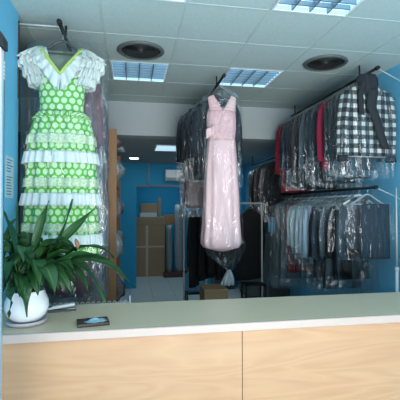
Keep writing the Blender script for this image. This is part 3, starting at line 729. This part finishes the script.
tag(box(.715, .78, 10.46, 10.5, 1.543, 2.03, bev=.003).build('wooden_plank', M['oak']), 'short upright wooden plank beside the small brown box', 'plank')
t = thing('shelf_board', 'wooden shelf board right of the tall cardboard box', 'shelf', (1.02, 10.75, 0))
box(-.13, .2, -.1, .1, 1.32, 1.59, bev=.004).build('front_board', M['oak'], t)
for x in (-.11, .18): box(x-.015, x+.015, -.08, .08, .001, 1.32).build('leg', M['dvent'], t)
tag(box(.84, 1.7, 10.15, 10.7, .002, .10, bev=.004).build('pallet_base', plain('dark_wood', (84, 62, 46), .7)), 'low dark wooden base under the plastic wrapped rolls', 'platform')
def roll(label, x, y, z0, z1, r, mat):
    t = thing('wrapped_roll', label, 'roll', (x, y, z0), 0, 'plastic wrapped rolls')
    MB().loft([(0, 0, (z1-z0)*k/10, r*(1 if k not in (0, 10) else .9), r*(1 if k not in (0, 10) else .9), .06, 5) for k in range(11)][::-1], 28, 2, 3, .008, 8).build('roll', mat, t)
    MB().lathe([(r*.35, 0), (r*.35, .04), (r*.2, .04)], (0, 0, z1-z0), 16).build('core', M['card'], t)
roll('thick grey plastic wrapped roll standing right in the opening', 1.25, 10.4, .102, 1.86, .11, M['foil'])
roll('thinner grey wrapped roll beside the tall box', 1.0, 10.4, .102, 1.33, .075, plain('pale_wrap', (140, 146, 142), .4, .2, 10, .6))
t = thing('storage_shelf', 'dark shelf unit with a wooden post behind the rack upright', 'shelf', (1.62, 10.2, 0))
box(-.16, -.11, -.2, .2, .001, 1.68).build('post', M['oak'], t)
for z in (.55, 1.0, 1.4, 1.66): box(-.1, .12, -.2, .2, z, z+.03).build('shelf', M['dvent'], t)
box(-.1, .12, .16, .2, .001, 1.66).build('back', M['black'], t)
t = carton('small cardboard box on the floor below the gown', .9, 1.2, 4.85, 5.2, .45, .78)
tag(box(.84, 1.26, 4.8, 5.25, .001, .448, bev=.01).build('storage_crate', plain('dark_crate', (40, 42, 46), .6)), 'dark crate under the small cardboard box', 'crate')
bl = MB().loft([(0, 0, .30, .05, .05, .1, 3), (0, 0, .26, .12, .1, .2, 4), (0, 0, .14, .15, .12, .25, 5), (0, 0, .03, .14, .11, .2, 4), (0, 0, 0, .12, .1, .1, 4)], 30, 2, 5, .03, 12).build('plastic_bag', plain('blue_bag_film', (120, 176, 210), .3, .3, 14, .8))
bl.location = (.93, 5.85, .56); tag(bl, 'light blue plastic bag on a stool beside the rack upright', 'bag')
t = thing('stool', 'dark stool under the light blue plastic bag', 'stool', (.93, 5.85, 0))
box(-.14, .14, -.14, .14, .53, .558, bev=.005).build('seat', M['dvent'], t)
for x in (-.12, .12):
    for y in (-.12, .12): box(x-.012, x+.012, y-.012, y+.012, .001, .53).build('leg', M['black'], t)

# ------------------------------------------------------------ air conditioner on the back wall
t = thing('air_conditioner', 'white wall air conditioner above the back opening', 'air conditioner', (1.16, YW-.005, 2.38))
c = MB(); pr = [(0, 0), (-.1, .0), (-.2, .07), (-.21, .24), (0, .25)]
for x in (-.4, .4): c.v += [(x, y, z) for y, z in pr]
n = len(pr); c.face(list(range(n)), smooth=False); c.face(list(range(n, 2*n))[::-1], smooth=False)
for k in range(n): c.face([k, (k+1) % n, n+(k+1) % n, n+k], smooth=False)
c.build('housing', M['white'], t); box(-.37, .37, -.17, -.09, -.004, .0).build('flap', M['dvent'], t)

# ------------------------------------------------------------ wooden shelving with wrapped bundles, left
t = thing('shelving_unit', 'tall oak shelving unit seen by its end panel', 'shelf', (-.40, 4.85, 0))
box(-.2, .235, 0, .03, .001, 2.73, bev=.003).build('end_panel', M['oak'], t)
box(-.2, .22, 2.3, 2.33, .001, 2.7).build('end_panel', M['oak'], t)
box(-.2, -.18, .031, 2.299, .001, 2.7).build('back_board', M['oak'], t)
SZ = (.12, .62, 1.12, 1.62, 2.1, 2.5)
for z in SZ: box(-.179, .20, .031, 2.299, z, z+.025).build('shelf', M['oak'], t)
bi = 0
BLB = {0: 'lowest', 1: 'second lowest', 2: 'third lowest', 3: 'fourth lowest', 4: 'second highest', 5: 'top'}
for si, z in enumerate(SZ):
    for k in range(2):
        rr = random.Random(bi+9); y = 5.05+k*.52+rr.uniform(-.02, .02); hh = [.36, .38, .40, .36, .30, .15][si]*rr.uniform(.85, 1)
        xx = -.325+rr.uniform(.0, .05)
        lv = [(0, 0, hh*.95, .05, .05, .2, 4), (0, 0, hh*.82, .14, .13, .15, 5), (0.01, 0, hh*.55, .185, .165, .15, 6), (0.01, 0, hh*.25, .18, .16, .12, 6), (0, 0, .03, .12, .15, .05, 4), (0, 0, .012, .1, .13, 0, 4)]
        o = MB().loft(lv, 64, 2.4, bi, .05, 17).build('wrapped_bundle', plain('bundle_wrap_%d' % (bi % 4), [(150, 162, 166), (124, 136, 142), (116, 108, 108), (166, 176, 180)][bi % 4], .25, .45, 34, 1))
        o.location = (xx, y, z+.026)
        tag(o, 'grey plastic wrapped bundle on the %s shelf, %s' % (BLB[si], ('next to the oak end panel', 'one further from the end panel')[k]), 'bundle', 'wrapped bundles on the oak shelves')
        bi += 1
# low white wire rack just behind the counter
t = thing('wire_rack', 'low white wire rack edge just behind the counter', 'rack', (-.2, 3.3, 0))
MB().tube([(-.5, 0, 1.015), (.197, 0, 1.022)], .006, 8).build('top_wire', M['wpole'], t)
MB().tube([(-.5, 0, .96), (.197, 0, .96)], .005, 8).build('lower_wire', M['wpole'], t)
MB().tube([(.197, 0, .001), (.197, 0, 1.08)], .008, 8).build('upright', M['wpole'], t); MB().tube([(-.5, 0, .001), (-.5, 0, 1.02)], .008, 8).build('upright', M['wpole'], t)
lp = MB()
for k in range(16):
    x = -.47+k*.042; lp.tube([(x-.014, 0, 1.02), (x-.01, 0, 1.036), (x, 0, 1.042), (x+.01, 0, 1.036), (x+.014, 0, 1.02)], .0035, 6)
lp.build('wire_loops', M['wpole'], t)

# ------------------------------------------------------------ things on the counter
PC = Vector((-.572, 2.38, CT))
t = thing('potted_plant', 'dark green peace lily in a round white pot on the counter', 'plant', PC)
PS = .9
MB().lathe([(.07, .024), (.088, .026), (.116, .06), (.131, .1), (.128, .14), (.112, .175), (.104, .196), (.108, .206), (.1, .206), (.096, .19), (.1, .17)], (0, 0, 0), 48, True, False).scale(PS).build('pot', M['ceramic'], t)
MB().lathe([(.1, .001), (.117, .004), (.121, .024), (.116, .026), (.106, .02), (.06, .016)], (0, 0, 0), 40, True, True).scale(PS).build('saucer', M['terrac'], t)
MB().lathe([(.098, .172), (.06, .18), (0, .182)], (0, 0, 0), 24, False, False).scale(PS).build('soil', M['soil'], t)
fol = MB(); stem = MB()
def leaf(base, mid, tip, wid, seed=0, stemf=.36):
    wid *= 1.4
    base, mid, tip = [(q[0]*.95, q[1], q[2]-.015) for q in (base, mid, tip)]
    b0, c0, t0 = Vector(base), Vector(mid), Vector(tip)
    def P(u): return b0*(1-u)**2 + c0*2*u*(1-u) + t0*u*u
    rr = random.Random(seed); roll = rr.uniform(-.5, .5)
    stem.tube([P(stemf*k/6) for k in range(7)], [.0035-.001*k/6 for k in range(7)], 6, False)
    n = 12; o = len(fol.v)
    for k in range(n+1):
        u = stemf*.93+(1-stemf*.93)*k/n; f = k/n
        tg = (P(min(1, u+.02))-P(max(0, u-.02))).normalized()
        sd = tg.cross(Vector((0, 0, 1)))
        if sd.length < .15: sd = tg.cross(Vector((math.cos(seed), math.sin(seed), .2)))
        sd.normalize(); nm = sd.cross(tg).normalized()
        sd = (sd*math.cos(roll) + nm*math.sin(roll)); nm = sd.cross(tg).normalized()
        w = wid*(math.sin(PI*min(1, f**.75))**.85)*(1 if f < .97 else .5)
        if k == n: w = .0004
        p = P(u)
        for j in (-1, -.5, 0, .5, 1):
            fol.v.append(tuple(p + sd*w*j + nm*(w*.32*abs(j)**1.5) + nm*.006*math.sin(f*9+j*2+seed)*abs(j)))
    for k in range(n):
        for j in range(4):
            a = o+k*5+j; fol.face([a, a+1, a+6, a+5], [((j-2)/2, k/n), ((j-1)/2, k/n), ((j-1)/2, (k+1)/n), ((j-2)/2, (k+1)/n)])
# leaves that stand out: base angle, control point and tip relative to the pot's foot, half width
SPEC = [((.02, 0, .19), (.04, -.03, .42), (.125, -.03, .70), .028), ((.03, 0, .19), (.20, -.02, .42), (.26, -.02, .71), .027), ((.03, 0, .19), (.2, 0, .50), (.40, -.04, .66), .027),
        ((-.02, 0, .19), (-.05, .0, .45), (-.05, -.02, .69), .03), ((-.03, 0, .19), (-.16, .0, .50), (-.05, -.05, .60), .024), ((-.02, -.02, .19), (-.04, -.1, .5), (-.115, -.12, .67), .032),
        ((.03, 0, .19), (.35, -.05, .52), (.62, -.02, .20), .036), ((.03, 0, .19), (.28, -.06, .55), (.455, -.06, .12), .03), ((.03, 0, .19), (.32, .02, .50), (.54, .0, .28), .032),
        ((.03, 0, .19), (.24, -.06, .50), (.36, -.08, .18), .034), ((.02, .02, .19), (.30, .05, .56), (.50, .06, .36), .034), ((.02, -.02, .19), (.18, -.1, .50), (.30, -.12, .26), .036),
        ((0, -.04, .19), (.02, -.2, .36), (.045, -.17, .09), .024), ((-.02, -.04, .19), (-.02, -.22, .34), (-.048, -.175, .09), .026), ((-.03, -.03, .19), (-.04, -.16, .56), (-.06, -.19, .23), .028),
        ((.0, -.03, .19), (.06, -.16, .56), (.11, -.2, .25), .04), ((.02, -.03, .19), (.13, -.14, .50), (.19, -.18, .20), .034), ((0, .0, .19), (.12, -.05, .62), (.27, -.08, .42), .036),
        ((.0, .0, .19), (-.06, -.08, .50), (-.10, -.15, .33), .03), ((0, 0, .19), (.22, -.08, .44), (.42, -.1, .40), .032)]
for i, (b0, c0, t0, w) in enumerate(SPEC): leaf(b0, c0, t0, w, i)
rr = random.Random(77)
for i in range(105):
    a = rr.uniform(-PI, PI); r1 = rr.uniform(.10, .30)
    if math.cos(a) < 0: r1 *= .55
    else: r1 *= 1.15
    hz = rr.uniform(.30, .56); dr = rr.uniform(.05, .30)
    ca, sa = math.cos(a), math.sin(a)*.62
    leaf((.05*ca*rr.random(), .05*sa*rr.random(), .19), (r1*.55*ca, r1*.55*sa, hz+.06), (r1*1.05*ca, r1*1.05*sa, max(.2, hz-dr)), rr.uniform(.022, .036), 100+i)
fol.build('foliage', M['leaf'], t); stem.build('stems', plain('green_stem', (60, 110, 50), .5, .2), t)
MB().loft([(.275, -.1, .475, .004, .004, 0, 1), (.28, -.1, .46, .012, .01, .1, 3), (.285, -.1, .44, .013, .01, .1, 3), (.285, -.1, .42, .004, .004, 0, 1)], 14, 2, 1).build('wilted_bloom', plain('wilted_petal', (128, 98, 74), .7, .2, 40), t)['label'] = 'small wilted brownish bloom'
# stapler-like tool behind the pot
t = thing('stapler', 'slim white and grey stapler lying on the counter behind the pot', 'stapler', (-.40, 2.61, CT), R(8))
box(-.1, .065, -.02, .02, .001, .012, bev=.003).build('base', plain('stapler_grey', (96, 104, 118), .4), t)
a = MB(); 
def arm(x0, x1, z0, z1, hw, th):
    o = len(a.v)
    for x, z in ((x0, z0), (x1, z1)):
        for y, dz in ((-hw, 0), (hw, 0), (hw*.8, th), (-hw*.8, th)): a.v.append((x, y, z+dz))
    for q in ((0,1,5,4), (1,2,6,5), (2,3,7,6), (3,0,4,7), (3,2,1,0), (4,5,6,7)): a.face([o+i for i in q], smooth=False)
arm(-.1, .055, .016, .034, .017, .014)
a.build('arm', M['white'], t); box(-.1, -.075, -.014, .014, .012, .034, bev=.002).build('hinge', plain('stapler_grey', (96, 104, 118), .4), t)
box(.01, .062, -.014, .014, .013, .018, bev=.001).build('staple_plate', M['chrome'], t)
# dark tray and the blue mask
t = thing('tray', 'small dark brown tray on the counter beside the plant', 'tray', (-.205, 2.30, CT), R(10))
tm = plain('dark_brown_plastic', (52, 44, 42), .4)
box(-.083, .083, -.058, .058, .001, .008, bev=.002).build('base', tm, t)
rim = MB()
for q in ((-.085, .085, -.06, -.052), (-.085, .085, .052, .06), (-.085, -.077, -.052, .052), (.077, .085, -.052, .052)): rim.box(*q, .001, .018, bev=.002)
rim.build('rim', tm, t)
mk = MB()
def mf(u, v):
    x = -.058+.116*u; y = -.038+.076*v
    sx = 1-.25*abs(2*v-1)
    return Vector((x*sx, y*(1-.3*(2*u-1)**2), .012+.013*math.sin(u*PI)*math.sin(v*PI)+.004*math.sin(v*16)*math.sin(u*PI)+.003*math.sin(u*11+v*4)))
mk.grid(mf, 24, 20)
t = thing('face_mask', 'crumpled light blue face mask lying in the dark tray', 'mask', (-.195, 2.302, CT), R(14))
mk.build('cloth', plain('pale_blue_nonwoven', (146, 190, 210), .8, .12, 40, .3), t, solid=.002)
MB().tube([(.035, .025, .017), (.062, .02, .014), (.068, .0, .013), (.062, -.02, .014), (.035, -.025, .017)], .0016, 6).build('ear_loop', M['white'], t)
